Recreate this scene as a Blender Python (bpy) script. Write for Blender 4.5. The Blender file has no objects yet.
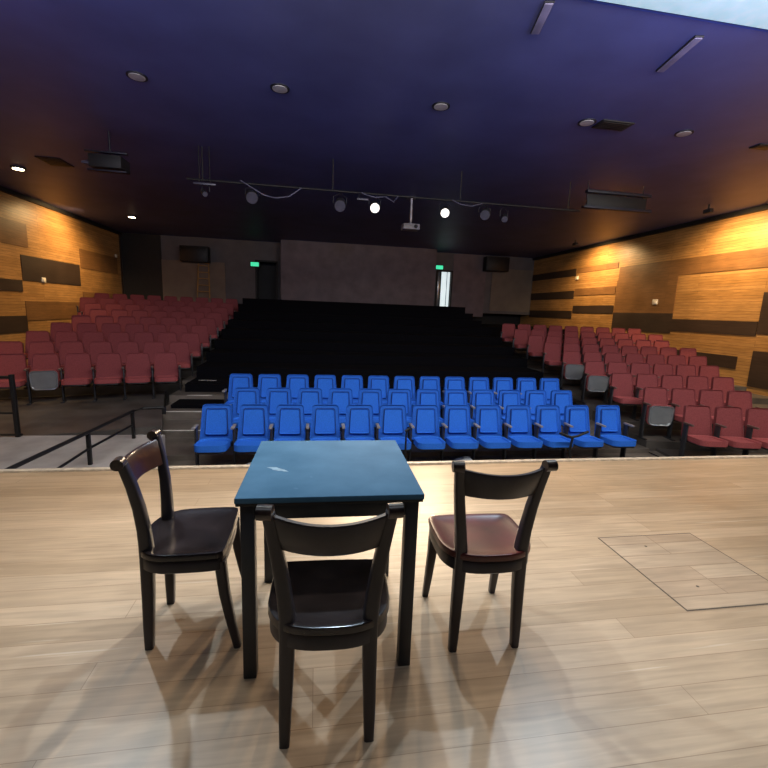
import bpy, bmesh, math, random
from mathutils import Vector, Matrix
random.seed(7)
S = bpy.context.scene
COL = S.collection
R = math.radians

# ------------------------------------------------------------------ materials
def new_mat(name):
    m = bpy.data.materials.new(name); m.use_nodes = True
    nt = m.node_tree; b = nt.nodes['Principled BSDF']
    return m, nt, b

def mat(name, col, rough=.5, metal=0., var=.25, scale=6., spec=.5, coat=0., stretch=None, bump=0., emit=None, estr=0.):
    m, nt, b = new_mat(name)
    tc = nt.nodes.new('ShaderNodeTexCoord'); mp = nt.nodes.new('ShaderNodeMapping')
    nt.links.new(tc.outputs['Object'], mp.inputs['Vector'])
    if stretch: mp.inputs['Scale'].default_value = stretch
    nz = nt.nodes.new('ShaderNodeTexNoise'); nz.inputs['Scale'].default_value = scale
    nz.inputs['Detail'].default_value = 6
    nt.links.new(mp.outputs['Vector'], nz.inputs['Vector'])
    rp = nt.nodes.new('ShaderNodeValToRGB')
    rp.color_ramp.elements[0].position = .3; rp.color_ramp.elements[1].position = .7
    rp.color_ramp.elements[0].color = tuple(c*(1-var) for c in col)+(1,)
    rp.color_ramp.elements[1].color = tuple(min(1, c*(1+var)) for c in col)+(1,)
    nt.links.new(nz.outputs['Fac'], rp.inputs['Fac'])
    nt.links.new(rp.outputs['Color'], b.inputs['Base Color'])
    b.inputs['Roughness'].default_value = rough; b.inputs['Metallic'].default_value = metal
    b.inputs['Specular IOR Level'].default_value = spec
    b.inputs['Coat Weight'].default_value = coat
    b.inputs['Coat Roughness'].default_value = .15
    if bump:
        bp = nt.nodes.new('ShaderNodeBump'); bp.inputs['Strength'].default_value = bump
        bp.inputs['Distance'].default_value = .01
        nt.links.new(nz.outputs['Fac'], bp.inputs['Height']); nt.links.new(bp.outputs['Normal'], b.inputs['Normal'])
    if emit:
        b.inputs['Emission Color'].default_value = emit+(1,); b.inputs['Emission Strength'].default_value = estr
    return m

def plank_mat(name, ca, cb, cm, width, height, rough, rotz=0., grain=.35, mortar=.0022, axes='XY', bias=0., stain=.18, streak=0.):
    """boards in a brick layout with grain along the board"""
    m, nt, b = new_mat(name)
    L = nt.links.new
    tc = nt.nodes.new('ShaderNodeTexCoord'); mp = nt.nodes.new('ShaderNodeMapping')
    L(tc.outputs['Object'], mp.inputs['Vector'])
    if axes == 'YZ': mp.inputs['Rotation'].default_value = (0, R(90), R(90))
    mp.inputs['Rotation'].default_value[2] += rotz
    src = mp.outputs['Vector']
    if axes == 'YZ':
        sp = nt.nodes.new('ShaderNodeSeparateXYZ'); cb_ = nt.nodes.new('ShaderNodeCombineXYZ')
        L(tc.outputs['Object'], sp.inputs[0]); L(sp.outputs['Y'], cb_.inputs['X']); L(sp.outputs['Z'], cb_.inputs['Y'])
        src = cb_.outputs[0]
    br = nt.nodes.new('ShaderNodeTexBrick')
    br.inputs['Color1'].default_value = ca+(1,); br.inputs['Color2'].default_value = cb+(1,)
    br.inputs['Mortar'].default_value = cm+(1,)
    br.inputs['Scale'].default_value = 1; br.inputs['Mortar Size'].default_value = mortar
    br.inputs['Mortar Smooth'].default_value = .3; br.inputs['Bias'].default_value = bias
    br.inputs['Brick Width'].default_value = width; br.inputs['Row Height'].default_value = height
    br.offset = .37; br.offset_frequency = 3
    L(src, br.inputs['Vector'])
    m2 = nt.nodes.new('ShaderNodeMapping'); m2.inputs['Scale'].default_value = (1.6, 22, 1)
    L(src, m2.inputs['Vector'])
    nz = nt.nodes.new('ShaderNodeTexNoise'); nz.inputs['Scale'].default_value = 1.6; nz.inputs['Detail'].default_value = 8
    nz.inputs['Distortion'].default_value = .6
    L(m2.outputs['Vector'], nz.inputs['Vector'])
    big = nt.nodes.new('ShaderNodeTexNoise'); big.inputs['Scale'].default_value = 1.3; big.inputs['Detail'].default_value = 5
    L(src, big.inputs['Vector'])
    rp = nt.nodes.new('ShaderNodeValToRGB'); rp.color_ramp.elements[0].position = .3; rp.color_ramp.elements[1].position = .7
    rp.color_ramp.elements[0].color = (1-grain,)*3+(1,); rp.color_ramp.elements[1].color = (1, 1, 1, 1)
    L(nz.outputs['Fac'], rp.inputs['Fac'])
    mx = nt.nodes.new('ShaderNodeMix'); mx.data_type = 'RGBA'; mx.blend_type = 'MULTIPLY'; mx.inputs['Factor'].default_value = 1
    L(br.outputs['Color'], mx.inputs['A']); L(rp.outputs['Color'], mx.inputs['B'])
    r2 = nt.nodes.new('ShaderNodeValToRGB'); r2.color_ramp.elements[0].position = .3; r2.color_ramp.elements[1].position = .7
    r2.color_ramp.elements[0].color = (1-stain,)*3+(1,); r2.color_ramp.elements[1].color = (1+stain*.4,)*3+(1,)
    L(big.outputs['Fac'], r2.inputs['Fac'])
    mx2 = nt.nodes.new('ShaderNodeMix'); mx2.data_type = 'RGBA'; mx2.blend_type = 'MULTIPLY'; mx2.inputs['Factor'].default_value = 1
    L(mx.outputs['Result'], mx2.inputs['A']); L(r2.outputs['Color'], mx2.inputs['B'])
    last = mx2
    if streak:   # thin pale scratches along the boards
        m3 = nt.nodes.new('ShaderNodeMapping'); m3.inputs['Scale'].default_value = (.9, 34, 1); m3.inputs['Location'].default_value = (3.1, 7.7, 0)
        L(src, m3.inputs['Vector'])
        n3 = nt.nodes.new('ShaderNodeTexNoise'); n3.inputs['Scale'].default_value = 1.1; n3.inputs['Detail'].default_value = 3
        L(m3.outputs['Vector'], n3.inputs['Vector'])
        r3 = nt.nodes.new('ShaderNodeValToRGB'); r3.color_ramp.elements[0].position = .66; r3.color_ramp.elements[1].position = .74
        r3.color_ramp.elements[0].color = (0,0,0,1); r3.color_ramp.elements[1].color = (streak,)*3+(1,)
        L(n3.outputs['Fac'], r3.inputs['Fac'])
        last = nt.nodes.new('ShaderNodeMix'); last.data_type = 'RGBA'; last.inputs['B'].default_value = (.78,.66,.52,1)
        L(r3.outputs['Color'], last.inputs['Factor']); L(mx2.outputs['Result'], last.inputs['A'])
    L(last.outputs['Result'], b.inputs['Base Color'])
    ma = nt.nodes.new('ShaderNodeMath'); ma.operation = 'MULTIPLY_ADD'
    ma.inputs[1].default_value = .25; ma.inputs[2].default_value = rough-.12
    L(big.outputs['Fac'], ma.inputs[0]); L(ma.outputs[0], b.inputs['Roughness'])
    return m

M = {}
M['stage_floor'] = plank_mat('stage_boards', (.61,.43,.285), (.49,.335,.21), (.34,.21,.12), 2.3, .125, .36, grain=.26, mortar=.0014, streak=.55)
M['hatch'] = plank_mat('hatch_boards', (.57,.41,.28), (.46,.31,.20), (.25,.15,.085), 1.3, .125, .45, grain=.30)
M['gap'] = mat('dark_gap', (.10,.07,.05), .8)
M['nosing'] = mat('pale_edge_strip', (.62,.52,.42), .4, scale=20)
M['concrete'] = mat('dark_auditorium_floor', (.13,.112,.10), .35, var=.5, scale=2.2)
M['riser'] = mat('dark_step_concrete', (.075,.068,.066), .45, var=.4, scale=2.5)
M['rear_dark'] = mat('rear_shade_black', (.003,.003,.005), .95, scale=30, spec=.1)  # near black puts the darkness of the unlit rear into the floor colour
M['ramp'] = mat('grey_platform', (.36,.335,.34), .55, var=.2, scale=3)
M['strip'] = mat('white_step_strip', (.6,.58,.55), .5)
M['ceiling'] = mat('navy_ceiling', (.085,.10,.29), .5, var=.15, scale=1.2, spec=.35)
M['wood_light'] = plank_mat('honey_wall_boards', (.60,.33,.12), (.47,.245,.08), (.2,.10,.035), 3.2, .085, .42, axes='YZ', grain=.4, mortar=.004)
M['wood_mid'] = plank_mat('brown_wall_boards', (.29,.145,.055), (.24,.12,.045), (.08,.04,.02), 3.2, .2, .42, axes='YZ', grain=.35)
M['wood_dark'] = plank_mat('dark_wall_boards', (.055,.034,.024), (.045,.028,.02), (.03,.02,.015), 3.2, .2, .5, axes='YZ', grain=.3)
M['back_wall'] = mat('dim_back_wall', (.11,.10,.11), .7, var=.12, scale=2)
M['back_beige'] = mat('beige_back_wall', (.17,.135,.11), .7, var=.1, scale=2)
M['booth'] = mat('brown_booth_panel', (.13,.10,.12), .6, var=.2, scale=2)
M['black'] = mat('black_paint', (.006,.006,.008), .6)
M['black_metal'] = mat('black_metal', (.012,.012,.014), .45, metal=.3)
M['navy_metal'] = mat('navy_metal', (.012,.013,.026), .5, metal=.2)
M['grey_metal'] = mat('pale_grey_metal', (.35,.35,.42), .4, metal=.4)
M['steel'] = mat('steel', (.5,.5,.52), .22, metal=.9)
M['blue'] = mat('royal_blue_fabric', (.022,.13,.62), .85, var=.10, scale=60, spec=.2)
M['blue_panel'] = mat('royal_blue_panel', (.024,.15,.70), .85, var=.10, scale=60, spec=.2)
M['blue_seam'] = mat('dark_blue_seam', (.006,.03,.18), .9)
M['red'] = mat('maroon_fabric', (.215,.052,.060), .85, var=.15, scale=50, spec=.2)
M['red_pan'] = mat('maroon_cushion', (.30,.072,.08), .8, var=.15, scale=50, spec=.2)
M['shell'] = mat('grey_plastic_shell', (.36,.39,.44), .2, var=.1, metal=.6)
M['seat_shell'] = mat('dark_seat_shell', (.03,.03,.035), .4)
M['arm'] = mat('grey_arm_pad', (.22,.21,.23), .4)
M['arm_red'] = mat('dark_arm_pad', (.09,.06,.055), .3)
M['stand'] = mat('dark_seat_stand', (.03,.032,.04), .4, metal=.3)
M['chair_wood'] = mat('black_brown_varnished_wood', (.026,.022,.027), .33, var=.4, scale=9, coat=.1, spec=.35, stretch=(1,1,.3))
M['chair_seat'] = mat('dark_varnished_seat', (.020,.014,.014), .22, var=.6, scale=7, coat=.2)
M['chair_red'] = mat('worn_reddish_varnished_seat', (.085,.014,.012), .33, var=.5, scale=6, coat=.3)
M['chair_rail'] = mat('reddish_brown_back_rail', (.035,.011,.010), .32, var=.4, scale=9, coat=.2)
M['chair_tip'] = mat('worn_wood_tip', (.035,.02,.016), .3, var=.8, scale=35, coat=.2)
M['table_frame'] = mat('black_table_frame', (.012,.017,.026), .4, metal=.1)
M['projector'] = mat('grey_projector', (.30,.30,.38), .5)
M['cable'] = mat('pale_cable', (.09,.09,.15), .6)
M['socket'] = mat('white_socket', (.75,.7,.62), .5)
M['disc'] = mat('frosted_disc', (.42,.42,.46), .5)
M['lens_off'] = mat('unlit_lamp_lens', (.05,.05,.08), .4)
M['can'] = mat('lamp_can', (.02,.02,.025), .5)
M['lamp_on'] = mat('lit_lamp', (.9,.9,.9), .5, emit=(1,.93,.85), estr=1.6)
M['warm_on'] = mat('lit_warm_lamp', (.9,.8,.6), .5, emit=(1,.80,.50), estr=14.0)
M['exit_on'] = mat('green_exit_face', (.05,.5,.3), .5, emit=(.06,.75,.38), estr=1.0)
M['day'] = mat('daylight_strip', (.8,.85,.85), .5, emit=(.78,.90,.92), estr=.85)
M['led'] = mat('white_led_diffuser', (.55,.7,.75), .5, emit=(.52,.82,.95), estr=.52)
M['bar'] = mat('milky_bar_diffuser', (.13,.12,.24), .5, emit=(.62,.60,1.), estr=.04)
M['floor_reflection'] = mat('pale_floor_reflection', (.4,.45,.55), .3, var=.4)  # pale tone painting the floor reflections under the seats

# painted table top: blue grey board with scuffs
def table_mat():
    m, nt, b = new_mat('scuffed_blue_grey_board'); L = nt.links.new
    tc = nt.nodes.new('ShaderNodeTexCoord')
    n1 = nt.nodes.new('ShaderNodeTexNoise'); n1.inputs['Scale'].default_value = 5; n1.inputs['Detail'].default_value = 6
    n2 = nt.nodes.new('ShaderNodeTexNoise'); n2.inputs['Scale'].default_value = 14; n2.inputs['Detail'].default_value = 9
    L(tc.outputs['Object'], n1.inputs['Vector']); L(tc.outputs['Object'], n2.inputs['Vector'])
    r1 = nt.nodes.new('ShaderNodeValToRGB'); e = r1.color_ramp.elements
    e[0].position = .3; e[1].position = .72; e[0].color = (.042,.112,.190,1); e[1].color = (.072,.160,.255,1)
    r2 = nt.nodes.new('ShaderNodeValToRGB'); e = r2.color_ramp.elements
    e[0].position = .68; e[1].position = .76; e[0].color = (0,0,0,1); e[1].color = (.5,.5,.5,1)
    L(n1.outputs['Fac'], r1.inputs['Fac']); L(n2.outputs['Fac'], r2.inputs['Fac'])
    mx = nt.nodes.new('ShaderNodeMix'); mx.data_type = 'RGBA'; mx.inputs['B'].default_value = (.14,.25,.36,1)
    L(r2.outputs['Color'], mx.inputs['Factor']); L(r1.outputs['Color'], mx.inputs['A'])
    L(mx.outputs['Result'], b.inputs['Base Color'])
    b.inputs['Roughness'].default_value = .75
    b.inputs['Specular IOR Level'].default_value = .1
    return m
M['table_top'] = table_mat()
M['scuff'] = mat('pale_scuff', (.20,.31,.40), .5, var=.3, scale=30)

# ------------------------------------------------------------------ geometry helpers
class MB:
    def __init__(s): s.bm = bmesh.new()
    def box(s, c, d, bev=0., rot=None, seg=2, mi=0):
        t = bmesh.new(); bmesh.ops.create_cube(t, size=1)
        for v in t.verts: v.co = Vector((v.co.x*d[0], v.co.y*d[1], v.co.z*d[2]))
        if bev: bmesh.ops.bevel(t, geom=list(t.edges), offset=bev, segments=seg, profile=.5, affect='EDGES')
        mtx = Matrix.Translation(c)
        if rot is not None: mtx = mtx @ rot
        for v in t.verts: v.co = mtx @ v.co
        return s.add(t, mi)
    def add(s, t, mi=0):
        base = {}
        for v in t.verts: base[v] = s.bm.verts.new(v.co)
        for f in t.faces:
            try:
                nf = s.bm.faces.new([base[v] for v in f.verts]); nf.material_index = mi; nf.smooth = f.smooth
            except ValueError: pass
        t.free(); return s
    def loft(s, rings, cap=True, smooth=True, closed=True):
        vs = [[s.bm.verts.new(p) for p in r] for r in rings]
        n = len(rings[0])
        for a, b in zip(vs, vs[1:]):
            for i in range(n if closed else n-1):
                j = (i+1) % n
                f = s.bm.faces.new([a[i], a[j], b[j], b[i]]); f.smooth = smooth
        if cap:
            s.bm.faces.new(list(reversed(vs[0]))); s.bm.faces.new(vs[-1])
        return s
    def tube(s, pts, r, n=10, rx=None):
        """round (or oval) bar along a list of points; r may be a list"""
        pts = [Vector(p) for p in pts]; rings = []
        for i, p in enumerate(pts):
            a = pts[max(i-1, 0)]; b = pts[min(i+1, len(pts)-1)]
            d = (b-a).normalized()
            ref = Vector((1,0,0)) if abs(d.x) < .8 else Vector((0,1,0))
            u = (ref-d*ref.dot(d)).normalized(); w = d.cross(u)
            ri = r[i] if isinstance(r, (list, tuple)) else r
            rings.append([p+u*math.cos(2*math.pi*k/n)*ri*(rx or 1)+w*math.sin(2*math.pi*k/n)*ri for k in range(n)])
        return s.loft(rings)
    def bar(s, pts, wx, wy, rnd=.35, n=16):
        """rounded-rectangle section bar: wx along world x-ish, wy across"""
        pts = [Vector(p) for p in pts]; rings = []
        for i, p in enumerate(pts):
            a = pts[max(i-1, 0)]; b = pts[min(i+1, len(pts)-1)]
            d = (b-a).normalized()
            u = (Vector((1,0,0))-d*d.x).normalized(); w = d.cross(u)
            ax = (wx[i] if isinstance(wx, (list,tuple)) else wx)/2; ay = (wy[i] if isinstance(wy, (list,tuple)) else wy)/2
            ring = []
            for k in range(n):
                t = 2*math.pi*(k+.5)/n; c, q = math.cos(t), math.sin(t)
                e = rnd
                ring.append(p+u*ax*math.copysign(abs(c)**e, c)+w*ay*math.copysign(abs(q)**e, q))
            rings.append(ring)
        return s.loft(rings)
    def cyl(s, c, r, h, axis='Z', n=24, r2=None):
        t = bmesh.new(); bmesh.ops.create_cone(t, cap_ends=True, segments=n, radius1=r, radius2=r if r2 is None else r2, depth=h)
        m = {'Z': Matrix(), 'X': Matrix.Rotation(R(90),4,'Y'), 'Y': Matrix.Rotation(R(90),4,'X')}[axis] if isinstance(axis, str) else axis
        for f in t.faces: f.smooth = len(f.verts) == 4
        for v in t.verts: v.co = Matrix.Translation(c) @ m @ v.co
        return s.add(t)
    def slab(s, outline, lo, hi, mp, bev=.0, seg=2):
        """extruded outline (2D), mapped to 3D by mp(u, v, t)"""
        rings = []
        steps = []
        if bev:
            for k in range(seg+1):
                a = k/seg*math.pi/2
                steps.append((lo+bev*(1-math.sin(a)), bev*(1-math.cos(a))*-1+bev*0, bev*(1-math.cos(math.pi/2-a))))
        cx = sum(p[0] for p in outline)/len(outline); cy = sum(p[1] for p in outline)/len(outline)
        ext = max(max(abs(p[0]-cx), abs(p[1]-cy)) for p in outline)
        def ins(o, k): f = 1-k/ext; return [(cx+(x-cx)*f, cy+(y-cy)*f) for x, y in o]
        prof = []
        if bev:
            for k in range(seg+1):
                a = math.pi/2*k/seg
                prof.append((lo+bev*(1-math.sin(a)), bev*(1-math.cos(math.pi/2-a))if False else bev*(math.cos(a))))
            prof2 = [(hi-(t-lo), i) for t, i in reversed(prof)]
            prof = prof+prof2
        else: prof = [(lo, 0), (hi, 0)]
        for t, i in prof: rings.append([Vector(mp(x, y, t)) for x, y in ins(outline, i)])
        return s.loft(rings)
    def mesh(s, name, mats, autosmooth=True):
        bmesh.ops.recalc_face_normals(s.bm, faces=list(s.bm.faces))
        me = bpy.data.meshes.new(name); s.bm.to_mesh(me); s.bm.free()
        for m in (mats if isinstance(mats, (list, tuple)) else [mats]): me.materials.append(m)
        if autosmooth:
            try: me.set_sharp_from_angle(angle=R(38))
            except Exception: pass
        return me
    def build(s, name, mats, parent=None):
        return link(name, s.mesh(name, mats), parent)

def link(name, data, parent=None):
    o = bpy.data.objects.new(name, data); COL.objects.link(o)
    if parent: o.parent = parent
    return o
def tag(o, label, cat, group=None):
    o['label'] = label; o['category'] = cat
    if group: o['group'] = group
    return o
def thing(name, label, cat, loc=(0,0,0), rz=0, group=None):
    o = link(name, None); o.location = loc; o.rotation_euler = (0,0,rz)
    return tag(o, label, cat, group)
def struct(name, mb, mats):
    o = mb.build(name, mats); o['kind'] = 'structure'; return o
def rrect(w0, w1, h, r, n=5, y0=0.):
    """outline of a rounded panel: bottom width w0, top width w1, height h"""
    pts = []
    for cx, cy, a0 in ((w0/2-r, r, -90), (w1/2-r, h-r, 0), (-w1/2+r, h-r, 90), (-w0/2+r, r, 180)):
        for k in range(n+1):
            a = R(a0+90*k/n); pts.append((cx+r*math.cos(a), y0+cy+r*math.sin(a)))
    return pts

# ------------------------------------------------------------------ camera (fitted)
cam = bpy.data.cameras.new('camera'); co = bpy.data.objects.new('camera', cam); COL.objects.link(co)
cam.sensor_width = 36; cam.lens = 36*422.9/768; cam.clip_end = 100; cam.clip_start = .05
H = 1.4273; pit, yaw, rol = .1715, .1612, -.0387
fw = Vector((math.sin(yaw), math.cos(yaw), 0)); rt = Vector((math.cos(yaw), -math.sin(yaw), 0)); up = Vector((0,0,1))
Fv = fw*math.cos(pit)-up*math.sin(pit); Uv = up*math.cos(pit)+fw*math.sin(pit)
Rv = rt*math.cos(rol)-Uv*math.sin(rol); U2 = Uv*math.cos(rol)+rt*math.sin(rol)
co.matrix_world = Matrix(((Rv.x,U2.x,-Fv.x,0),(Rv.y,U2.y,-Fv.y,0),(Rv.z,U2.z,-Fv.z,H),(0,0,0,1)))
S.camera = co

# ------------------------------------------------------------------ setting
EDGE = 3.753; CZ = 4.5; LX, RX, BY = -9.0, 11.5, 22.0
mb = MB(); mb.box((1.25, EDGE/2-1.5, -.55), (20.5, EDGE+3, 1.1))
struct('stage_floor', mb, M['stage_floor'])
mb = MB(); mb.box((1.25, EDGE-.01, .0035), (20.5, .05, .03), .006)
struct('trim_1', mb, M['nosing'])

# auditorium floor: gentle blue-seat zone, then a dark rake to the back aisle
mb = MB()
prof = [(EDGE, -1.0), (6.7, -1.0), (6.7, -.92), (7.65, -.92), (7.65, -.83), (8.75, -.83)]
y, z = 8.75, -.83
while y < 17.5:
    z += .253; prof.append((y, z)); y += .95; prof.append((y, z))
prof += [(BY+1, z)]
REAR = z
def extrude(prof, x0, x1, lo):
    mbx = MB()
    a = [mbx.bm.verts.new((x0, y, z)) for y, z in prof]; b = [mbx.bm.verts.new((x1, y, z)) for y, z in prof]
    for i in range(len(prof)-1): mbx.bm.faces.new([a[i], b[i], b[i+1], a[i+1]])
    al = mbx.bm.verts.new((x0, prof[-1][0], lo)); bl = mbx.bm.verts.new((x1, prof[-1][0], lo))
    af = mbx.bm.verts.new((x0, prof[0][0], lo)); bf = mbx.bm.verts.new((x1, prof[0][0], lo))
    mbx.bm.faces.new([al, bl, bf, af]); mbx.bm.faces.new([a[-1], b[-1], bl, al]); mbx.bm.faces.new([af, bf, b[0], a[0]])
    mbx.bm.faces.new(a+[al, af]); mbx.bm.faces.new(list(reversed(b))+[bf, bl])
    return mbx
mbf = extrude(prof, -2.85, 6.15, -1.3)
mbf.box(((LX-2.85)/2-.1, (EDGE+17.6)/2, -1.18), (-2.85-LX+.2, 17.6-EDGE, .34))
mbf.box(((RX+6.15)/2+.1, (EDGE+17.6)/2, -1.15), (RX-6.15+.2, 17.6-EDGE, .34))
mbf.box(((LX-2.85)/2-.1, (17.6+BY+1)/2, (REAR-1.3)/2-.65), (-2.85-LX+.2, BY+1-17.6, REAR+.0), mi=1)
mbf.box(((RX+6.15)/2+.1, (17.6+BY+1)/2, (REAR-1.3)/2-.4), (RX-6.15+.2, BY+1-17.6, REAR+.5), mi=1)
fl = mbf.build('floor', [M['concrete'], M['rear_dark']]); fl['kind'] = 'structure'
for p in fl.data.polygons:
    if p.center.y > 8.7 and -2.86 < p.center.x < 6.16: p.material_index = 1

mb = MB(); mb.box(((LX+RX)/2, (4.40+BY+1)/2, CZ+.1), (RX-LX+.4, BY+1-4.40, .2)); struct('ceiling', mb, M['ceiling'])

# left wall with boards of three tones
def wall(name, x, sgn, rects, y0, y1, z0, z1):
    mb = MB(); mb.box((x+sgn*.1, (y0+y1)/2, (z0+z1)/2), (.2, y1-y0, z1-z0))
    for (ya, yb, za, zb, mi) in rects:
        mb.box((x-sgn*.004, (ya+yb)/2, (za+zb)/2), (.03, yb-ya, zb-za), mi=mi)
    return struct(name, mb, [M['wood_light'], M['wood_mid'], M['wood_dark'], M['black']])
wall('wall_left', LX, -1, [
    (15.0,18.3,1.93,2.70,2), (12.2,14.95,1.58,1.93,2), (18.4,21.5,2.60,3.32,1), (12.2,15.4,2.95,3.65,1),
    (18.4,21.8,1.0,1.7,1), (12.,15.,.35,.85,2), (15.0,18.3,.7,1.3,1), (21.85,23,1.36,2.05,2), (21.85,23,2.05,4.5,2)], -1, BY+1, -1.1, CZ)
wall('wall_right', RX, 1, [
    (6.,15.2,2.92,3.42,1), (9.62,12.4,1.14,1.52,2), (12.4,15.25,1.05,1.70,2), (5.,9.6,1.2,2.28,2), (4.,9.6,-.2,.75,2),
    (15.3,18.,3.40,3.62,1), (15.3,18.,2.42,2.72,1), (15.3,18.,1.66,1.98,2), (12.4,15.25,1.70,2.92,1),
    (18.05,22.,3.3,3.62,2), (18.05,22.,2.3,2.65,2), (10,15.2,.2,.55,2), (18.05,22,1.4,1.75,2)], -1, BY+1, -1.1, CZ)
for i, (x, sg) in enumerate(((LX, 1), (RX, -1))):
    mb = MB(); mb.box((x+sg*.06, 13.5, CZ-.06), (.12, 18.8, .12)); struct('trim_%d' % (i+2), mb, M['black'])  # black strips stand in for the shadow gap below the ceiling

# back wall with the two doorways left open, and the booth that stands forward between them
D1 = (-2.95, -1.95); D2 = (6.15, 6.95); DT = 3.58
mb = MB()
for a, b in ((LX, D1[0]), (D1[1], D2[0]), (D2[1], RX)): mb.box(((a+b)/2, BY+.1, (REAR+CZ)/2), (b-a, .2, CZ-REAR+.4))
for a, b in (D1, D2): mb.box(((a+b)/2, BY+.1, (DT+CZ)/2), (b-a, .2, CZ-DT))
struct('wall_back', mb, M['back_wall'])
mb = MB(); mb.box((-5.85, BY-.02, 2.4), (2.9, .05, 2.0)); mb.box((10.3, BY-.02, 2.75), (2.3, .05, 2.2)); mb.box((-8.1, BY-.02, 2.9), (1.7, .06, 3.2), mi=2); mb.box((7.9, BY-.02, 2.9), (1.8, .03, 3.2), mi=1); struct('trim_4', mb, [M['back_beige'], M['booth'], M['black']])  # black sheet at far left stands in for the darkness of the recess
mb = MB(); mb.box((2.05, BY-.5, (1.45+CZ)/2), (7.5, 1., CZ-1.45)); mb.box((2.05, BY-.55, 1.0), (7.6, 1.1, 1.2), mi=1)
struct('wall_booth', mb, [M['booth'], M['black']])
# black wall behind the doorways; the booth's lower box is black as well
mb = MB(); mb.box((2.05, BY+1.15, 2.5), (20.4, .1, 4.2)); struct('wall_lobby', mb, M['black'])
for n, (a, b) in enumerate((D1, D2)):
    mb = MB()
    for x in (a, b): mb.box((x, BY-.02, (REAR+DT)/2), (.08, .12, DT-REAR))
    mb.box(((a+b)/2, BY-.02, DT), (b-a+.08, .12, .08)); struct('door_%d' % (n+1), mb, M['black'])
o = thing('open_door_leaf', 'pale daylit opening beside a half open door under the right green exit sign', 'door', (6.6, BY+.45, REAR))
mb = MB(); mb.box((.16, 0, 1.02), (.46, .04, 2.02), .004); mb.build('lit_pane', M['day'], o)
mb = MB(); mb.box((-.22, -.03, 1.02), (.10, .05, 2.04), .005); mb.build('door_edge', M['shell'], o)
mb = MB(); mb.box((.22, -.03, 1.02), (.03, .03, 2.0), .003); mb.build('mullion', M['shell'], o)

# left grey platform and its railing
mb = MB(); mb.box((-5.6, (EDGE+6.45)/2, -.8), (6.8, 6.45-EDGE-.006, .6)); struct('platform_left', mb, M['ramp'])
def riser_block(name, x0, y0, ang, sgn, n, z0, rise, pitch, length, depth0):
    """stepped seating block: every step is a slab, turned towards the stage centre"""
    mb = MB(); rot = Matrix.Rotation(-sgn*ang, 4, 'Z')
    for k in range(n):
        za, zb = -1.15, z0+rise*k
        d = depth0 if k == 0 else pitch
        yc = y0+k*pitch-(d-pitch)/2
        # local box: along the row (x) from the aisle edge outwards
        m = Matrix.Translation((x0, yc, 0)) @ rot
        t = bmesh.new(); bmesh.ops.create_cube(t, size=1)
        ext = 9.0 if k == n-1 else pitch
        for v in t.verts:
            v.co = m @ Vector((sgn*(-.25+(v.co.x+.5)*(length if not isinstance(length, list) else length[k])), (v.co.y)*d+.1, za+(v.co.z+.5)*(zb-za)))
        mb.add(t)
    return struct(name, mb, M['riser'])
LA, RA = .30, .18
LN = [7,7,7,7,7,7,8,9,9]
LROWS = [(-3.26+.0*k, 9.96+.95*k, .32-.95+.165*k) for k in range(9)]
RROWS = [(6.45, 6.15+.95*k, .02-.95+.14*k) for k in range(9)]
riser_block('seating_steps_left', -3.26, 9.96, LA, -1, 9, -.63, [.165][0], .95, [6.6]*3+[n*.533+.3 for n in LN[3:]], 3.3)
riser_block('seating_steps_right', 6.45, 6.15, RA, 1, 9, -.93, .14, .95, 6.2, 1.3)
# aisle steps with white strips
mb = MB()
for (xa, xb, y, zt) in ((-3.0,-1.75,6.92,-.95), (-3.0,-1.75,7.67,-.80), (-3.0,-1.8,8.46,-.65), (-3.05,-1.8,9.3,-.5), (-3.05,-1.8,10.2,-.33)):
    mb.box(((xa+xb)/2, y+.6, (zt-1.1)/2), (xb-xa, 1.2, zt+1.1))
struct('aisle_steps', mb, M['concrete'])
for (xa, xb, y, zt) in ((-2.25,-1.76,6.92,-.95), (-2.65,-1.95,7.67,-.80), (-2.9,-2.2,8.46,-.65), (-2.7,-2.2,9.3,-.5), (-2.7,-2.3,10.2,-.33)):
    mb = MB(); mb.box(((xa+xb)/2, y+.02, zt+.004), (xb-xa, .04, .012), .002)
    o = mb.build('step_edge_strip', M['strip']); o['kind'] = 'structure'
mb = MB(); mb.box((6.4, 7.03, -.985), (.6, .05, .02)); o = mb.build('step_edge_strip', M['strip']); o['kind'] = 'structure'

# ------------------------------------------------------------------ stage hatch
o = thing('floor_hatch', 'square trapdoor outlined by a thin dark gap in the stage boards at right', 'trapdoor', (2.2, 1.98, 0))
mb = MB(); mb.box((0,0,.0006), (.70,.70,.0012)); mb.build('gap_frame', M['gap'], o)
mb = MB(); mb.box((0,0,.0012), (.684,.684,.0016)); mb.build('hatch_panel', M['hatch'], o)
for dx, dy in ((-.12,-.18),(-.10,.22)):
    mb = MB(); mb.cyl((dx,dy,.0022), .008, .0012); mb.build('finger_hole', M['gap'], o)

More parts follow.
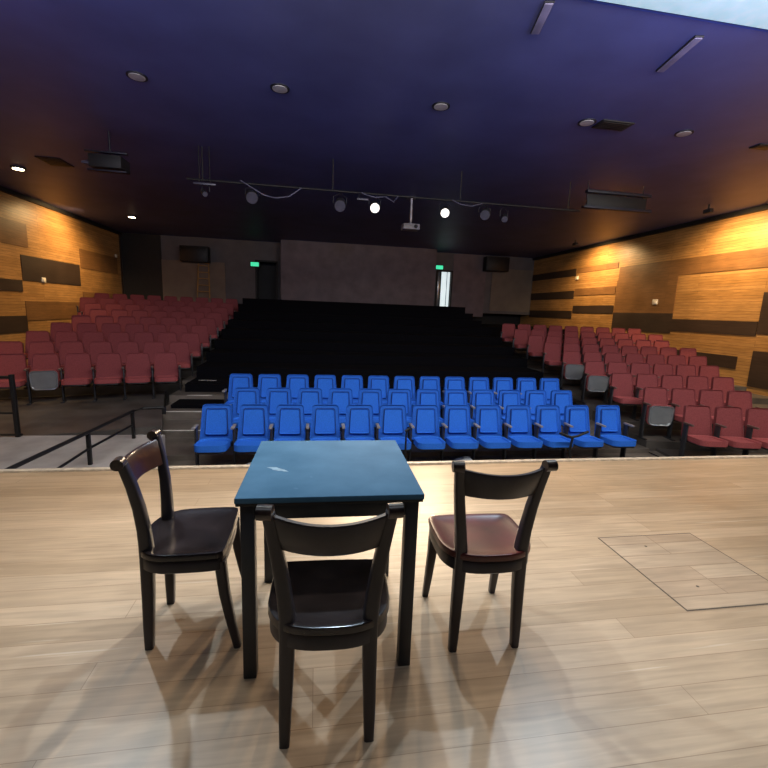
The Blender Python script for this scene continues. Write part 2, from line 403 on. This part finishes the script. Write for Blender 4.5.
# ------------------------------------------------------------------ table
T = thing('square_table', 'square table with scuffed blue grey top and black legs on the stage', 'table', (.0677, 1.791, 0), -.016)
T.scale = (1, .972, 1)
W = .69
mb = MB(); mb.box((0,0,.743), (W, W, .022), .003); top = mb.build('tabletop', M['table_top'], T)
mb = MB(); mb.box((0,0,.727), (W-.006, W-.006, .012), .002); mb.build('edge_band', M['black'], top)
mb = MB()
pts = [(.07*math.cos(2*math.pi*k/14)*(1+.25*math.sin(3*k)), .03*math.sin(2*math.pi*k/14)*(1+.3*math.cos(2*k))) for k in range(14)]
mb.slab([(-.225+x*.55-y*.4, -.06+y*.7-x*.25) for x, y in pts], .7535, .7544, lambda x,y,t:(x,y,t)); mb.build('scuff_mark', M['scuff'], top)
for sx in (-1,1):
    for sy in (-1,1):
        mb = MB(); mb.box((sx*(W/2-.041), sy*(W/2-.041), .361), (.05, .05, .722), .004); mb.build('leg', M['table_frame'], T)
for k in range(4):
    mb = MB(); a = Matrix.Rotation(k*math.pi/2, 4, 'Z'); mb.box(a @ Vector((0, -(W/2-.036), .688)), (W-.128, .028, .055), .003, rot=a)
    mb.build('apron', M['table_frame'], T)

# ------------------------------------------------------------------ wooden chairs
def chair_meshes():
    me = {}
    for s in (-1, 1):
        mb = MB()
        path = [(.140,-.004,0), (.138,-.002,.10), (.134,.002,.25), (.131,.004,.40), (.132,.004,.47), (.140,.002,.55), (.153,-.006,.65), (.167,-.022,.75), (.180,-.044,.842)]
        mb.bar([(s*x,y,z) for x,y,z in path], [.034,.040,.046,.050,.050,.046,.043,.040,.036], [.034,.040,.046,.050,.050,.046,.042,.038,.034], rnd=.45)
        me['back_post', s] = mb.mesh('back_post', M['chair_wood'])
        mb = MB()  # scrolled post end
        ax = Matrix.Rotation(R(90)+s*R(8), 4, 'Y')
        mb.cyl((s*.187, -.054, .849), .0225, .044, axis=Matrix.Rotation(s*R(6),4,'Z') @ Matrix.Rotation(R(90),4,'Y'))
        me['scroll', s] = mb.mesh('post_scroll', M['chair_tip'])
        mb = MB()
        path = [(.178,.355,0), (.174,.330,.12), (.170,.306,.26), (.168,.292,.41)]
        mb.bar([(s*x,y,z) for x,y,z in path], [.030,.036,.042,.046], [.030,.036,.042,.046], rnd=.45)
        me['front_leg', s] = mb.mesh('front_leg', M['chair_wood'])
    # seat outline: straight front, round back
    out = []
    for k in range(25):
        t = math.pi+math.pi*k/24
        out.append((.205*math.copysign(abs(math.cos(t))**.72, math.cos(t)), .12+.168*math.copysign(abs(math.sin(t))**.80, math.sin(t))))
    out += [(.207,.18),(.206,.25),(.202,.29),(.190,.308),(.165,.314),(.08,.316),(0,.317),(-.08,.316),(-.165,.314),(-.190,.308),(-.202,.29),(-.206,.25),(-.207,.18)]
    cx, cy = 0, .14
    def ring(f, z, dz=0.): return [Vector((x*f, cy+(y-cy)*f, z)) for x, y in out]
    mb = MB()
    mb.loft([ring(.97,.432), ring(1.0,.437), ring(1.0,.455), ring(.985,.462), ring(.95,.463), ring(.88,.458), ring(.6,.452), ring(.3,.450), ring(.02,.450)])
    me['seat'] = mb.mesh('seat', M['chair_seat'])
    mb = MB(); mb.loft([ring(.95,.376), ring(.975,.381), ring(.975,.430), ring(.965,.433)]); me['apron'] = mb.mesh('seat_apron', M['chair_wood'])
    # curved back rail
    rings = []
    for k in range(17):
        u = -1+2*k/16; x = .166*u
        yc = -.020-.052*(1-u*u)
        lift = .012*(u*u)
        lo, hi = .715, .823+lift
        nrm = Vector((u*.5, -1, 0)).normalized()
        th = .011; ring_ = []
        for (q, z) in ((-1,lo+.006),(-.6,lo),(.6,lo),(1,lo+.006),(1,(lo+hi)/2),(1,hi-.008),(.6,hi),(-.6,hi),(-1,hi-.008),(-1,(lo+hi)/2)):
            lean = -(z-.76)*.26
            ring_.append(Vector((x*(1+.05*(z-.78)/.1), yc+lean, z))+nrm*q*th)
        rings.append(ring_)
    mb = MB(); mb.loft(rings); me['rail'] = mb.mesh('back_rail', M['chair_wood'])
    return me
CM = chair_meshes()
def wooden_chair(label, x, y, rz, seat_mat=None, rail_mat=None):
    c = thing('wooden_chair', label, 'chair', (x, y, 0), rz, 'dark wooden chairs around the stage table')
    for s in (-1, 1):
        p = link('back_post', CM['back_post', s], c); link('post_scroll', CM['scroll', s], p)
        link('front_leg', CM['front_leg', s], c)
    for nm, k, mm in (('seat','seat',seat_mat), ('seat_apron','apron',None), ('back_rail','rail',rail_mat)):
        d = CM[k]
        if mm: d = d.copy(); d.materials.clear(); d.materials.append(mm)
        o = link(nm, d, c)
        if mm: o['label'] = 'worn reddish brown ' + nm.replace('_', ' ')
    return c
wooden_chair('dark wooden chair nearest the camera, its back turned to us', .049, 1.204, R(-2.5))
wooden_chair('dark wooden chair with a worn reddish seat right of the table', .731, 1.529, R(-1.5), M['chair_red'])
wooden_chair('dark wooden chair left of the table, facing right with its back rail at the left', -.675, 1.823, R(-89), None, M['chair_rail']).scale = (1, 1, .975)

# ------------------------------------------------------------------ auditorium seats
def tilt(y0, z0, a):
    """map (u, v, t) of a panel standing at y0,z0 and leaning back by a; t is towards the sitter (-y)"""
    ca, sa = math.cos(a), math.sin(a)
    return lambda u, v, t: (u, y0+v*sa-t*ca, z0+v*ca+t*sa*-1*-1*0+t*sa*0+ -t*sa*-1*0 + (-t*sa)*-1)
def seat_meshes(pre, fab, pan, seam, armm, wide):
    me = {}
    mp = tilt(.06, .40, R(11))
    mb = MB(); mb.slab(rrect(wide, wide*.87, .57, .055), -.03, .03, mp, bev=.018, seg=3); me['backrest'] = mb.mesh('backrest', fab)
    mb = MB(); mb.slab(rrect(wide*.70, wide*.63, .40, .03, y0=.11), .024, .036, mp, bev=.004); me['piping'] = mb.mesh('seam', seam)
    mb = MB(); mb.slab(rrect(wide*.65, wide*.58, .38, .025, y0=.12), .026, .052, mp, bev=.012, seg=3); me['panel'] = mb.mesh('back_panel', pan)
    mb = MB(); mb.slab(rrect(wide*.94, wide*.82, .54, .05, y0=.01), -.05, -.028, mp, bev=.006); me['back_shell'] = mb.mesh('back_shell', M['seat_shell'])
    # seat pan down: plan outline, gentle dip to the back
    def cm(x, y, t): return (x, .03-y, .435+t+.02*(y/.45))
    ol = rrect(wide*.93, wide*.93, .43, .10)
    mb = MB(); mb.slab(ol, -.055, .035, cm, bev=.03, seg=4); me['cushion'] = mb.mesh('seat_cushion', pan)
    ol = rrect(wide*.80, wide*.82, .38, .06, y0=.03)
    mb = MB(); mb.slab(ol, -.085, -.052, cm, bev=.01); me['pan'] = mb.mesh('seat_pan', M['seat_shell'])
    # seat pan folded up
    mf0 = tilt(-.03, .27, R(-4))
    mf = lambda u, v, t: mf0(u, v, t+.05*(1-(u/(wide/2))**2))
    mb = MB(); mb.slab(rrect(wide*.90, wide*.94, .40, .08), -.02, .04, mf, bev=.02, seg=3); me['cushion_up'] = mb.mesh('seat_cushion', pan)
    mb = MB(); mb.slab(rrect(wide*.88, wide*.92, .38, .08, y0=.01), .036, .075, mf, bev=.03, seg=4); me['shell_up'] = mb.mesh('folded_seat_shell', M['shell'])
    for s in (-1, 1):
        mb = MB(); mb.box((s*.265, -.07, .675), (.048, .22, .03), .008); me['arm', s] = mb.mesh('armrest', armm)
        mb = MB(); mb.box((s*.265, -.02, .33), (.03, .10, .66), .006); mb.box((s*.265, -.05, .01), (.06, .28, .02), .004)
        me['stand', s] = mb.mesh('seat_stand', M['stand'])
    mb = MB(); mb.box((0, .06, .36), (.53, .05, .05), .004); me['beam'] = mb.mesh('seat_beam', M['stand'])
    return me
SB = seat_meshes('blue', M['blue'], M['blue_panel'], M['blue_seam'], M['arm'], .475)
SR = seat_meshes('red', M['red'], M['red_pan'], M['red'], M['arm_red'], .49)
def make_seat(sm, name, label, loc, rz, group, last, folded=False, panel=True):
    o = thing(name, label, 'seat', loc, rz, group)
    b = link('backrest', sm['backrest'], o)
    link('back_shell', sm['back_shell'], b)
    if panel:
        link('seam', sm['piping'], b); link('back_panel', sm['panel'], b)
    if folded:
        link('seat_cushion', sm['cushion_up'], o); q = link('seat_pan', sm['shell_up'], o); q['label'] = 'shiny grey underside of a folded seat'
    else:
        c = link('seat_cushion', sm['cushion'], o); link('seat_pan', sm['pan'], c)
    for s in ((-1, 1) if last else (-1,)):
        link('seat_stand', sm['stand', s], o); link('armrest', sm['arm', s], o)
    link('seat_beam', sm['beam'], o)
    return o
ORD = ['first','second','third','fourth','fifth','sixth','seventh','eighth','ninth','tenth','eleventh','twelfth','thirteenth']
P = .533
rows = [(6.44, -1.0, -1.455, 13, 'front', -.44), (7.39, -.92, -1.17, 12, 'middle', .0), (8.32, -.83, -1.425, 13, 'rear', 0)]
for (y, z, x0, n, rn, _) in rows:
    for i in range(n):
        x = x0+P*i+(.06 if (rn == 'front' and i == 12) else 0)
        which = 'at the left end' if i == 0 else 'at the right end' if i == n-1 else ORD[i]+' from the left'
        make_seat(SB, 'blue_seat', 'blue upholstered auditorium seat, %s of the %s blue row' % (which, rn), (x, y-.13, z), 0,
                  'blue seats facing the stage', i == n-1)

def ang_block(rows, ang, sgn, side, ns, folded, pitch=.533):
    for r, (x0, y0, z) in enumerate(rows):
        n = ns[r]
        for k in range(n):
            d = .533*k
            x = x0+sgn*math.cos(ang)*d; y = y0-math.sin(ang)*d
            rn = ORD[r]+' red row' if r else 'front red row'
            if r == len(rows)-1: rn = 'rearmost red row'
            wh = 'at the aisle end' if k == 0 else ORD[k]+' from the aisle'
            make_seat(SR, 'red_seat', 'maroon seat%s, %s, %s by %s wall' % (' with pan folded up' if (r,k) in folded else '', wh, rn, side),
                      (x, y-.13, z), -sgn*ang, 'red seats of the %s block' % side, (k == n-1) if sgn > 0 else (k == 0), (r,k) in folded, False)
ang_block(LROWS, LA, -1, 'left', LN, {(0,4)})
ang_block(RROWS, RA, 1, 'right', [3,4,5,6,7,8,8,9,9], {(1,0),(3,0),(4,0)})

# ------------------------------------------------------------------ railings on the left platform
o = thing('handrail', 'low black handrail running away from the stage edge along the left platform', 'railing', (-2.62, 0, -.5))
mb = MB(); mb.tube([(-.10,3.95,.40),(0,5.24,.40),(.07,6.28,.40),(.16,6.40,.41),(.42,6.46,.41)], .022); mb.build('top_rail', M['black_metal'], o)
mb = MB(); mb.tube([(-.05,4.6,.16),(-.01,5.24,.20),(.06,6.28,.20)], .016); mb.build('mid_rail', M['black_metal'], o)
for x, y in ((-.01,5.24),(.06,6.28)):
    mb = MB(); mb.box((x, y, .20), (.04,.04,.40), .003); mb.build('post', M['black_metal'], o)
mb = MB(); mb.box((.42, 6.46, .36), (.045,.045,.10), .003); mb.build('rail_end', M['black_metal'], o)
o = thing('handrail', 'upright black railing at the far left edge of the photo', 'railing', (-4.1, 6.40, -.5))
mb = MB(); mb.box((0,0,.44), (.05,.05,.88), .004); mb.build('post', M['black_metal'], o)
mb = MB(); mb.tube([(0,0,.84),(-2.2,0,.84)], .022); mb.build('top_rail', M['black_metal'], o)
mb = MB(); mb.tube([(0,0,.34),(-2.2,0,.34)], .016); mb.build('mid_rail', M['black_metal'], o)
mb = MB(); mb.tube([(.05,0,.03),(-2.2,0,.03)], .016); mb.build('bottom_rail', M['black_metal'], o)
mb = MB(); mb.box((-2.2,0,.44), (.05,.05,.88), .004); mb.build('post', M['black_metal'], o)

# broken armrest brackets hanging off two front seats
o = thing('folded_arm', 'bent black tablet arm hanging in front of the right hand blue seats', 'bracket', (3.98, 5.83, -1.0))
mb = MB(); mb.tube([(-.24,0,.66),(-.05,-.02,.60),(.05,-.03,.62),(.24,0,.68)], .02); mb.build('tablet_arm', M['black_metal'], o)
mb = MB(); mb.tube([(-.04,-.04,.60),(-.08,-.06,.40),(-.05,-.08,.22)], .018); mb.tube([(-.05,-.08,.22),(-.05,-.08,.0)], .012); mb.build('stem', M['black_metal'], o)
o = thing('microphone_stand', 'thin black microphone stand in front of a front row blue seat behind the table', 'stand', (1.31, 5.85, -1.0))
mb = MB(); mb.tube([(0,0,.0),(0,0,.72)], .014); mb.build('pole', M['black_metal'], o)
mb = MB(); mb.tube([(-.02,0,.70),(.05,0,.74)], .022); mb.build('head', M['black_metal'], o)
mb = MB(); mb.cyl((0,0,.012), .09, .024); mb.build('base', M['black_metal'], o)

# ------------------------------------------------------------------ ceiling fittings
for i, (x, y, w) in enumerate(((-2.5,6.97,'farthest left'),(-.557,6.835,'second from the left'),(1.812,6.80,'in the middle'),(4.2,6.76,'second from the right'),(5.94,6.74,'farthest right'))):
    o = thing('recessed_downlight', 'unlit round downlight in the dark ceiling, %s of the row of five' % w, 'light', (x, y, CZ), 0, 'unlit downlights in the ceiling')
    mb = MB(); mb.cyl((0,0,-.006), .135, .016); mb.build('rim', M['navy_metal'], o)
    mb = MB(); mb.cyl((0,0,-.012), .105, .016); mb.build('diffuser', M['disc'], o)
for (x, y, w) in ((-7.15,12.18,'nearer'),(-6.75,17.6,'farther')):
    o = thing('warm_downlight', 'lit warm downlight in the ceiling by the left wall, the %s of two' % w, 'light', (x, y, CZ), 0, 'lit downlights by the left wall')
    mb = MB(); mb.cyl((0,0,-.02), .15, .05); mb.build('rim', M['navy_metal'], o)
    mb = MB(); mb.cyl((0,0,-.04), .11, .03); mb.build('lamp_face', M['warm_on'], o)
for (x, y, sx, sy, w) in ((-5.95,11.45,.5,.6,'near the left wall'),(4.65,6.75,.55,.30,'beside the second downlight from the right'),(7.65,6.88,.35,.2,'near the right edge')):
    o = thing('ceiling_vent', 'dark ceiling vent %s' % w, 'vent', (x, y, CZ), 0, 'dark vents in the ceiling')
    mb = MB(); mb.box((0,0,-.008), (sx,sy,.02), .004); mb.build('frame', M['black'], o)
    for k in range(5):
        mb = MB(); mb.box((0,(k-2)*sy/6,-.02), (sx*.86,.02,.012)); mb.build('slat', M['black_metal'], o)
for (x0,y0,x1,y1,w) in ((2.23,4.456,2.327,4.93,'left'),(4.066,4.591,4.172,5.259,'right')):
    a = math.atan2(-(x1-x0), y1-y0); L_ = math.hypot(x1-x0, y1-y0)
    o = thing('linear_ceiling_light', 'milky bar light on the ceiling near the bright panel, the %s of the two' % w, 'light', ((x0+x1)/2,(y0+y1)/2,CZ), a, 'milky bar lights on the ceiling')
    mb = MB(); mb.box((0,0,-.01), (.10,L_,.02), .004); mb.build('housing', M['navy_metal'], o)
    mb = MB(); mb.box((0,0,-.024), (.085,L_-.02,.016), .006); mb.build('diffuser', M['bar'], o)
o = thing('stage_light_panel', 'large bright white light panel above the stage at the top right corner', 'light', (3.2, 3.45, CZ))
mb = MB(); mb.box((0,0,.06), (13.6,1.80,.12), .01); mb.build('housing', M['navy_metal'], o)
mb = MB(); mb.box((0,0,-.005), (13.5,1.78,.03), .004); mb.build('diffuser', M['led'], o)

# lighting pipe with lamps
GY, GZ = 9.5, 3.88
o = thing('lighting_pipe', 'dark horizontal lighting pipe hung under the ceiling across the hall', 'pipe', (1.6, GY+.06, GZ))
mb = MB(); mb.tube([(-4.2,0,0),(4.4,0,0)], .020); mb.build('pipe', M['black'], o)
for x in (-3.9,-1.3,1.5,4.1):
    mb = MB(); mb.tube([(x,0,0),(x,0,CZ-GZ)], .012); mb.build('drop_rod', M['black'], o)
def lamp(x, z, r, lit, label, aim):
    o = thing('stage_spotlight', label, 'spotlight', (x, GY, z), 0, 'spotlights on the lighting pipe')
    d = Vector(aim)-Vector((x,GY,z)); q = d.to_track_quat('-Z','Y').to_matrix().to_4x4()
    mb = MB(); mb.cyl((0,0,0), r, .26, n=20)
    mb.bm.transform(q @ Matrix.Translation((0,0,.13))); mb.build('can', M['can'], o)
    mb = MB(); mb.cyl((0,0,-.004), r*.92, .02, n=20); mb.bm.transform(q); mb.build('lens', M['lamp_on'] if lit else M['lens_off'], o)
    mb = MB(); zz = GZ-z
    mb.tube([(-r-.02,.06,.06),(-r-.02,.06,zz*.6),(0,.06,zz-.04),(r+.02,.06,zz*.6),(r+.02,.06,.06)], .009); mb.build('yoke', M['navy_metal'], o)
lamp(1.20, 3.586, .105, True, 'lit white spotlight left of the projector', (.3,1.5,.3))
lamp(2.756, 3.595, .10, True, 'lit white spotlight right of the projector', (.3,1.5,.3))
lamp(-1.34, 3.60, .12, False, 'unlit spotlight above the left exit sign, in a tangle of cables', (0,2,0))
lamp(.455, 3.572, .12, False, 'unlit spotlight left of the left lit one', (0,2,0))
lamp(3.681, 3.618, .11, False, 'unlit spotlight right of the right lit one', (0,2,0))
lamp(4.15, 3.56, .07, False, 'small unlit spotlight farthest right on the pipe', (1,2,0))
lamp(-2.25, 3.60, .05, False, 'tiny unlit spotlight farthest left on the pipe', (1,2,0))
mb = MB(); mb.tube([(-1.57,GY,3.92),(-1.35,GY,3.80),(-1.1,GY,3.67),(-.88,GY,3.63),(-.6,GY,3.68),(-.34,GY,3.87)], .012); tag(mb.build('hanging_cable', M['cable']), 'pale cable sagging from the lighting pipe on the left', 'cable')
mb = MB(); mb.tube([(.9,GY,3.88),(1.0,GY,3.84),(1.2,GY,3.80),(1.42,GY,3.83),(1.6,GY,3.74),(1.7,GY,3.86)], .010); tag(mb.build('hanging_cable', M['cable']), 'pale cable looped above the left lit spotlight', 'cable')
mb = MB(); mb.tube([(2.9,GY,3.88),(3.1,GY,3.80),(3.35,GY,3.78),(3.6,GY,3.86)], .009); tag(mb.build('hanging_cable', M['cable']), 'pale cable right of the right lit spotlight', 'cable')
o = thing('bar_lamp', 'short pale bar lamp hung left of the lighting pipe', 'light', (-2.25, GY, 3.79))
mb = MB(); mb.box((0,0,0), (.42,.06,.04), .006); mb.build('tube', M['lens_off'], o)
mb = MB(); mb.tube([(-.1,0,.02),(-.1,0,CZ-3.79)], .008); mb.tube([(.1,0,.02),(.1,0,CZ-3.79)], .008); mb.build('hanger', M['black'], o)
o = thing('bar_lamp', 'short pale bar lamp hung left of the left lit spotlight', 'light', (.93, GY+.0, 3.74))
mb = MB(); mb.box((0,0,0), (.24,.05,.04), .006); mb.build('tube', M['lens_off'], o)
mb = MB(); mb.tube([(-.08,0,.02),(-.08,0,GZ-3.74)], .007); mb.build('hanger', M['black'], o)
# projector
o = thing('projector', 'grey projector on a pole under the ceiling between the lit spotlights', 'projector', (2.52, 12, 0))
mb = MB(); mb.box((0,0,3.72), (.46,.36,.15), .02); mb.build('body', M['projector'], o)
mb = MB(); mb.cyl((.11,-.19,3.72), .05, .05, 'Y'); mb.build('lens', M['black'], o)
mb = MB(); mb.tube([(0,0,3.79),(0,0,4.48)], .035); mb.build('pole', M['grey_metal'], o)
mb = MB(); mb.box((0,0,4.485), (.24,.18,.03), .005); mb.build('ceiling_plate', M['grey_metal'], o)
# lighting frames left and right
o = thing('ceiling_rig', 'dark lighting frame of two long bars hung near the right wall', 'frame', (6.75, 9.3, 0))
for z, l in ((4.25,1.6),(3.92,1.7)):
    mb = MB(); mb.box((0,0,z), (l,.12,.06), .008); mb.build('long_bar', M['navy_metal'], o)
mb = MB(); mb.box((.05,.1,4.09), (1.5,.04,.26), .004); mb.build('back_panel', M['black'], o)
for x in (-.7,.7):
    mb = MB(); mb.tube([(x,.1,4.1),(x,.1,CZ)], .012); mb.build('drop_rod', M['navy_metal'], o)
o = thing('ceiling_rig', 'dark box with bars hung under the ceiling near the left wall', 'frame', (-3.86, 9.2, 0))
mb = MB(); mb.box((0,0,3.93), (.55,.4,.22), .01); mb.build('housing', M['black'], o)
for z, l in ((4.10,.72),(3.78,.66)):
    mb = MB(); mb.box((0,-.1,z), (l,.08,.03), .006); mb.build('long_bar', M['navy_metal'], o)
mb = MB(); mb.tube([(.02,0,4.0),(.02,0,CZ)], .014); mb.build('drop_rod', M['navy_metal'], o)
mb = MB(); mb.box((-.36,-.1,3.9), (.13,.06,.05), .01); mb.build('small_lamp', M['lens_off'], o)

# exit signs, speakers, sockets
for x, z, w in ((-3.0,3.40,'left'),(6.22,3.74,'right')):
    y = BY-.12
    o = thing('exit_sign', 'small glowing green exit sign on the back wall, the %s of two' % w, 'sign', (x, y, z), 0, 'green exit signs')
    mb = MB(); mb.box((0,.03,0), (.46,.10,.26), .01); mb.build('case', M['black'], o)
    mb = MB(); mb.box((0,-.024,0), (.38,.012,.19), .004); mb.build('lit_face', M['exit_on'], o)
for x, z, w in ((-5.65,3.68,'left of the left exit sign'),(9.2,4.03,'near the right wall')):
    o = thing('wall_speaker', 'black box loudspeaker high on the back wall %s' % w, 'speaker', (x, BY-.35, z), 0, 'black loudspeakers on the back wall')
    mb = MB(); mb.box((0,0,0), (1.25,.5,.72), .03); mb.build('cabinet', M['black'], o)
    mb = MB(); mb.box((0,-.26,0), (1.12,.03,.62), .01); mb.build('grille', M['black_metal'], o)
    mb = MB(); mb.box((0,.29,0), (.2,.12,.2)); mb.build('bracket', M['black_metal'], o)
for x, y, z, s, w in ((LX,16.0,2.0,.20,'on the dark board of the left wall'),(LX,21.4,3.40,.18,'high at the far end of the left wall'),(RX,13.2,2.08,.22,'on the right wall above the seats'),(RX,17.9,3.2,.2,'high at the far end of the right wall')):
    sg = 1 if x < 0 else -1
    o = thing('wall_socket', 'small white fitting %s' % w, 'socket', (x+sg*.03, y, z), 0, 'white fittings on the side walls')
    mb = MB(); mb.box((0,0,0), (.03,s,s*.8), .006); mb.build('plate', M['socket'], o)
    mb = MB(); mb.box((sg*.025,-s*.15,-s*.1), (.03,s*.45,s*.4), .006); mb.build('cover', M['socket'], o)
# metal ladder-like stand by the rear left wall
o = thing('step_ladder', 'yellowish step ladder against the rear wall behind the left red seats', 'ladder', (-5.35, BY-.25, REAR))
ML = mat('yellow_ladder', (.35,.20,.06), .5)
for x in (-.28,.28):
    mb = MB(); mb.tube([(x,-.1,0),(x*.8,.12,1.75)], .03); mb.build('rail', ML, o)
for k in range(5):
    mb = MB(); z = .3+.3*k; mb.box((0,-.1+.22*z/1.75,z), (.5,.06,.04), .004); mb.build('rung', ML, o)

# pale lumps standing in for floor reflections under the blue seats
for x, y, s, w in ((-.93,6.05,.11,'second blue seat from the left'),(2.33,6.1,.12,'front blue seat behind the right chair'),(3.75,6.0,.09,'eleventh front blue seat')):
    mb = MB(); t = bmesh.new(); bmesh.ops.create_icosphere(t, subdivisions=3, radius=s)
    for v in t.verts:
        v.co = Vector((v.co.x*1.5, v.co.y, v.co.z*.8))*(1+.22*math.sin(31*v.co.x+9*v.co.z)*math.cos(27*v.co.y)); v.co += Vector((0,0,s*.8))
    for f in t.faces: f.smooth = True
    mb.add(t); o = mb.build('reflection_lump', M['floor_reflection']); o.location = (x, y, -1.0)
    tag(o, 'pale lump in place of a floor reflection under the %s' % w, 'bag', 'floor reflection lumps under the seats')

# ------------------------------------------------------------------ lights
def light(kind, name, loc, energy, col, aim=None, **kw):
    l = bpy.data.lights.new(name, kind); l.energy = energy; l.color = col
    for k, v in kw.items(): setattr(l, k, v)
    o = bpy.data.objects.new(name, l); COL.objects.link(o); o.location = loc
    if aim is not None: o.rotation_euler = (Vector(aim)-Vector(loc)).to_track_quat('-Z','Y').to_euler()
    return o
WH = (1,.93,.84)
for x in (1.17, 2.70):
    light('SPOT','spot_lamp_light',(x,9.36,3.56), 620, (1,.76,.50), (.3,2.5,.0), spot_size=R(40), spot_blend=.7, shadow_soft_size=.06)
for x in (-2.1, .3, 2.8):
    light('SPOT','stage_wash_light',(x,3.95,4.25), 300, (.66,.84,1.), (.25+.1*x,.75,.0), spot_size=R(74), spot_blend=.9, shadow_soft_size=.05)
light('AREA','panel_light',(3.2,3.0,4.40), 820, (1,.92,.79), (3.2,9.2,0), shape='RECTANGLE', size=13, size_y=1.1)
light('AREA','near_stage_fill',(.4,.0,5.2), 45, (.80,.90,1.), (.4,.6,0), shape='RECTANGLE', size=5, size_y=1.2)  # unseen fill added above the camera to brighten the near boards
WARM = (1,.64,.28)
for (x,y) in ((-7.15,7.2),(-7.15,12.18),(-6.75,17.6)):  # the nearest beam is an unseen lamp added for the near left seats
    light('SPOT','downlight_and_fill_beam',(x,y,4.4), 390, WARM, (x-1.6,y+.3,0), spot_size=R(130), spot_blend=.8, shadow_soft_size=.1)
light('SPOT','wall_wash_beam',(-7.7,17.0,4.32), 380, WARM, (-9.2,17.0,2.4), spot_size=R(150), spot_blend=.9, shadow_soft_size=.08)
for (x,y,w) in ((10.2,5.5,None),(10.2,10.3,'nearer'),(10.2,16.2,'farther')):  # the nearest beam has no lamp, added to brighten the right wall
    light('SPOT','wall_wash_beam',(x,y,4.24), 700, WARM, (x+1.3,y+.1,2.2), spot_size=R(150), spot_blend=.9, shadow_soft_size=.08)
    if w:
        o = thing('wall_washer', 'small dark wall washer lamp under the ceiling by the right wall, the %s one' % w, 'light', (x-.05, y, 0), 0, 'wall washers by the right wall')
        mb = MB(); mb.box((-.02,0,4.33), (.10,.22,.10), .01); mb.build('housing', M['can'], o)
        mb = MB(); mb.tube([(-.02,0,4.36),(-.02,0,CZ)], .02); mb.build('stem', M['can'], o)
for x in (-3.,4.): light('SPOT','blue_haze_fill',(x,2.2,3.2), 215, (.36,.44,1.), (x-.2,11.5,4.55), spot_size=R(110), spot_blend=.9, shadow_soft_size=.15)  # unseen blue spots added to tint the ceiling in place of haze
w = bpy.data.worlds.new('world'); S.world = w; w.use_nodes = True
w.node_tree.nodes['Background'].inputs[0].default_value = (.35,.42,1,1); w.node_tree.nodes['Background'].inputs[1].default_value = .012

S.view_settings.view_transform = 'Standard'; S.view_settings.look = 'None'
S.view_settings.gamma = 1; S.view_settings.use_curve_mapping = False; S.view_settings.exposure = 0.
